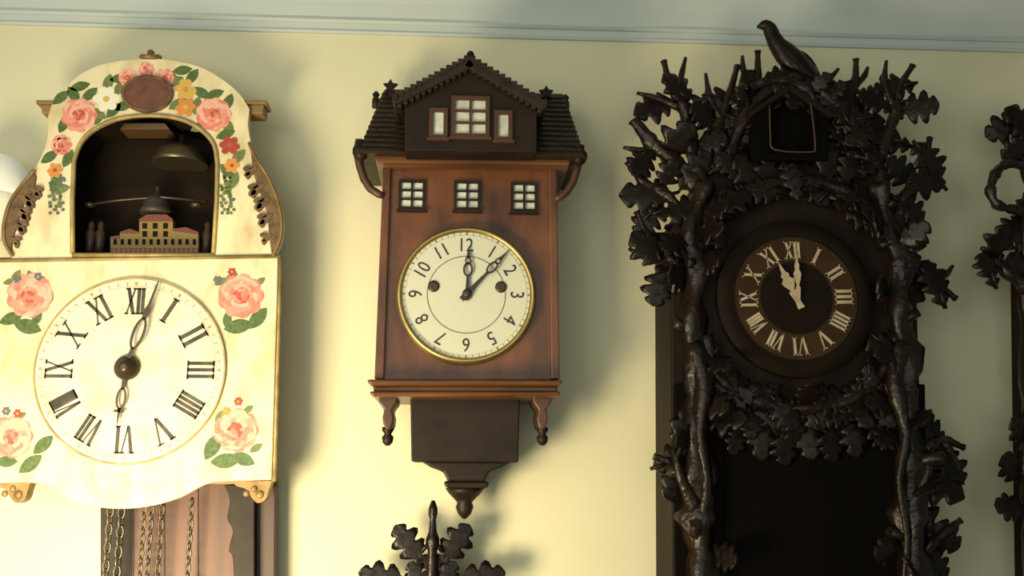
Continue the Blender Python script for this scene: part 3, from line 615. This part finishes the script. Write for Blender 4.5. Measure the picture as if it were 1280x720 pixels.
for i, (pts, r0, r1, lv, tw) in enumerate(BR_):
    if isinstance(lv, str):
        if lv == 'low': lv = dialfree(fill(pts, 20, 8, 12)) + [(x, 514+rr.uniform(-6, 6)+8*(j % 2), K+.016) for j, x in enumerate(range(912, 1112, 27))] + [(x, 548+rr.uniform(-8, 8), K+.012) for x in range(924, 1100, 29)]
        elif lv == 'top': lv = dialfree(fill(pts, 18, 8, 8)) + [(x, 212+rr.uniform(-6, 6), K+.014) for x in range(912, 1090, 25)]
        else: lv = [q for q in fill(pts, 18, 12, 8) if not (946 < q[0] < 1033 and 120 < q[1] < 206)]
        branch(R3, pts, r0, r1, lv, tw, lsize=54)
    else: branch(R3, pts, r0, r1, lv, tw)
branch(R3, [(1020, 140, K+.01), (1010, 116, K+.015), (985, 102, K+.015), (955, 104, K+.015), (938, 112, K+.015)], 9, 6, [(1040, 114), (934, 116), (1026, 102), (962, 112)], [[(1004, 118, K+.01), (1030, 104, K+.01), (1048, 86, K+.01)]], lsize=42)
bd = MB(); Zb = K+.005
path = [(946, 34, 1), (950, 33, 4), (956, 32, 8.5), (962, 36, 10), (966, 45, 10.5), (972, 56, 12.5), (981, 66, 16), (992, 77, 17), (1003, 87, 14), (1013, 95, 10), (1023, 102, 7), (1034, 109, 5)]
pp = smooth([P(x, y, Zb) for x, y, _ in path], 3); rs = []
for i in range(len(pp)):
    a = i/3; j = min(int(a), len(path)-2); rs.append((path[j][2]+(path[j+1][2]-path[j][2])*(a-j))*k)
bd.tube(pp, rs, 14, flat=.8)
bird = obj('carved_bird', bd, OAK, R3)
for s_ in (-1, 1):
    m = MB(); c = P(976, 57, Zb+s_*.012); e = P(1026, 98, Zb+s_*.009); m.leaf(c, e-c, (0.3, -s_, .5), (e-c).length, .026, 0, 'wing', .1, .003); obj('wing', m, OAKB, bird)
for x in (980, 990):
    m = MB(); m.tube([P(x, 80, Zb), P(x-2, 92, Zb), P(x-2, 102, Zb)], [.005, .003, .0025], 7); m.tube([P(x-2, 101, Zb), P(x-9, 104, Zb+.004)], .0018, 5); obj('bird_leg', m, OAK, bird)
# ============================================================ 4 leaf crown of a clock below
R4 = thing('small_carved_leaf_top_clock', 'dark carved oak leaf crown with a central spike, rising at the bottom edge', 'clock', (P(540, 860, 0).x, 0, P(540, 860, 0).z))
K4 = .05; k = S(1, K4)
m = MB(); m.prism(T([(440, 860), (440, 775), (480, 750), (510, 732), (540, 722), (570, 732), (605, 750), (642, 775), (642, 860)], K4), 0, K4); obj('case', m, OAKC, R4, .002)
m = MB(); p = P(540, 722, K4+.006); m.lathe(p, [(8*k, -24*k), (7*k, 12*k), (5.5*k, 30*k), (8*k, 36*k), (8*k, 44*k), (5*k, 52*k), (3.8*k, 66*k), (5.5*k, 72*k), (5.5*k, 79*k), (2*k, 88*k)], 'z', 14)
m.tube([P(526, 690, K4+.006), P(532, 683, K4+.006), P(540, 681, K4+.006), P(548, 683, K4+.006), P(554, 690, K4+.006)], 2.8*k, 8); obj('centre_spike', m, OAKB, R4)
for s_ in (-1, 1):
    m = MB(); m.tube(smooth([P(540, 745, K4), P(540+s_*24, 726, K4), P(540+s_*55, 730, K4), P(540+s_*90, 742, K4)]), [.007-.0004*i for i in range(13)], 8); b = obj('branch', m, OAKB, R4)
    lm = MB()
    for x, y, dx, dy, L, W in ((4, 714, 42, -56, 66, 42), (14, 730, 76, -14, 74, 40), (2, 740, 26, -34, 42, 30)):
        c = P(540+s_*x, y, K4+.004); e = P(540+s_*(x+dx), y+dy, K4+.006); lm.leaf(c, e-c, (s_*.1, -1, .1), L*k, W*k, 0, 'oak', .08)
    obj('leaf_cluster', lm, OAK, b)
# ============================================================ 5 clock cut off at the right edge
R5 = thing('carved_foliage_wall_clock', 'black carved foliage clock cut off by the right edge, with a curled ring of branch', 'clock', (P(1350, 900, 0).x, 0, P(1350, 900, 0).z))
K5 = .08; k = S(1, K5)
m = MB(); m.prism(T([(1316, 900), (1304, 330), (1320, 220), (1370, 150), (1425, 220), (1450, 330), (1456, 900)], K5), 0, K5); obj('case', m, OAKC, R5, .003)
branch(R5, [(1300, 900, K5-.01), (1298, 720, K5-.01), (1290, 600, K5-.01), (1288, 480, K5-.01), (1286, 380, K5-.01), (1284, 300, K5), (1282, 250, K5)], 15, 9, [(1272, 588), (1270, 635), (1282, 540)], [], 'trunk', gn=.14, knots=4)
branch(R5, [(1294, 216, K5+.01), (1264, 204, K5+.02), (1246, 214, K5+.02), (1238, 236, K5+.02), (1246, 255, K5+.02), (1266, 262, K5+.02), (1290, 262, K5+.01)], 6, 6, None, [], 'curled_branch')
branch(R5, [(1296, 260, K5), (1284, 220, K5), (1278, 180, K5), (1272, 148, K5)], 8, 5, [(1264, 156), (1276, 184), (1282, 150)])
branch(R5, [(1286, 360, K5), (1264, 345, K5), (1246, 330, K5), (1226, 326, K5)], 10, 5, [(1238, 338), (1250, 304), (1266, 292), (1266, 330)], [])
# ============================================================ 6 white shade at the left edge
p = P(-2, 300, .12)
R6 = thing('white_domed_wall_light', 'white domed shade at the left edge, partly behind the painted clock', 'wall light', (p.x, 0, p.z))
k = S(1, .06); cc = P(-6, 242, .055)
m = MB(); m.lathe(cc, [(40*k, -4*k), (41*k, 0), (39*k, 16*k), (33*k, 32*k), (22*k, 44*k), (8*k, 50*k)], 'z', 32); obj('shade', m, GLASSW, R6)
m = MB(); m.lathe(cc, [(6*k, -62*k), (16*k, -56*k), (26*k, -36*k), (32*k, -14*k), (34*k, -4*k)], 'z', 28); obj('lower_bowl', m, mat('pale_cream_glass', (.8, .8, .66), None, .5, emit=.15), R6)  # bowl gets the same kind of added glow as the shade
m = MB(); m.tube([(cc.x, 0, cc.z-.03), (cc.x, cc.y+.02, cc.z-.03)], .008, 10); obj('arm', m, BRASS, R6)
# ============================================================ light
def area(loc, tgt, size, e, col, name, spread=180):
    l = bpy.data.lights.new(name, 'AREA'); l.size = size; l.energy = e; l.color = col; l.spread = math.radians(spread)
    o = bpy.data.objects.new(name, l); C.objects.link(o); o.location = loc
    o.rotation_euler = (Vector(tgt)-Vector(loc)).to_track_quat('-Z', 'Y').to_euler()
area((-.56, -.70, 1.13), (-.24, 0, 1.34), .32, 7.8, (1, .83, .50), 'low_lamp', 120)
area((-1.0, -1.5, 1.95), (-.5, 0, 1.85), 1.1, 11, (1, .96, .78), 'upper_left_fill')  # soft fill added to brighten the upper left, not an actual lamp
area((-.1, -1.9, 1.7), (-.1, 0, 1.7), 1.6, 9, (.95, 1, .86), 'front_fill')  # broad frontal fill added to lift the wall, no window behind it
w = bpy.data.worlds.new('world'); bpy.context.scene.world = w; w.use_nodes = True
w.node_tree.nodes['Background'].inputs[0].default_value = (.80, .92, .84, 1); w.node_tree.nodes['Background'].inputs[1].default_value = .18
bpy.context.scene.view_settings.view_transform = 'Standard'
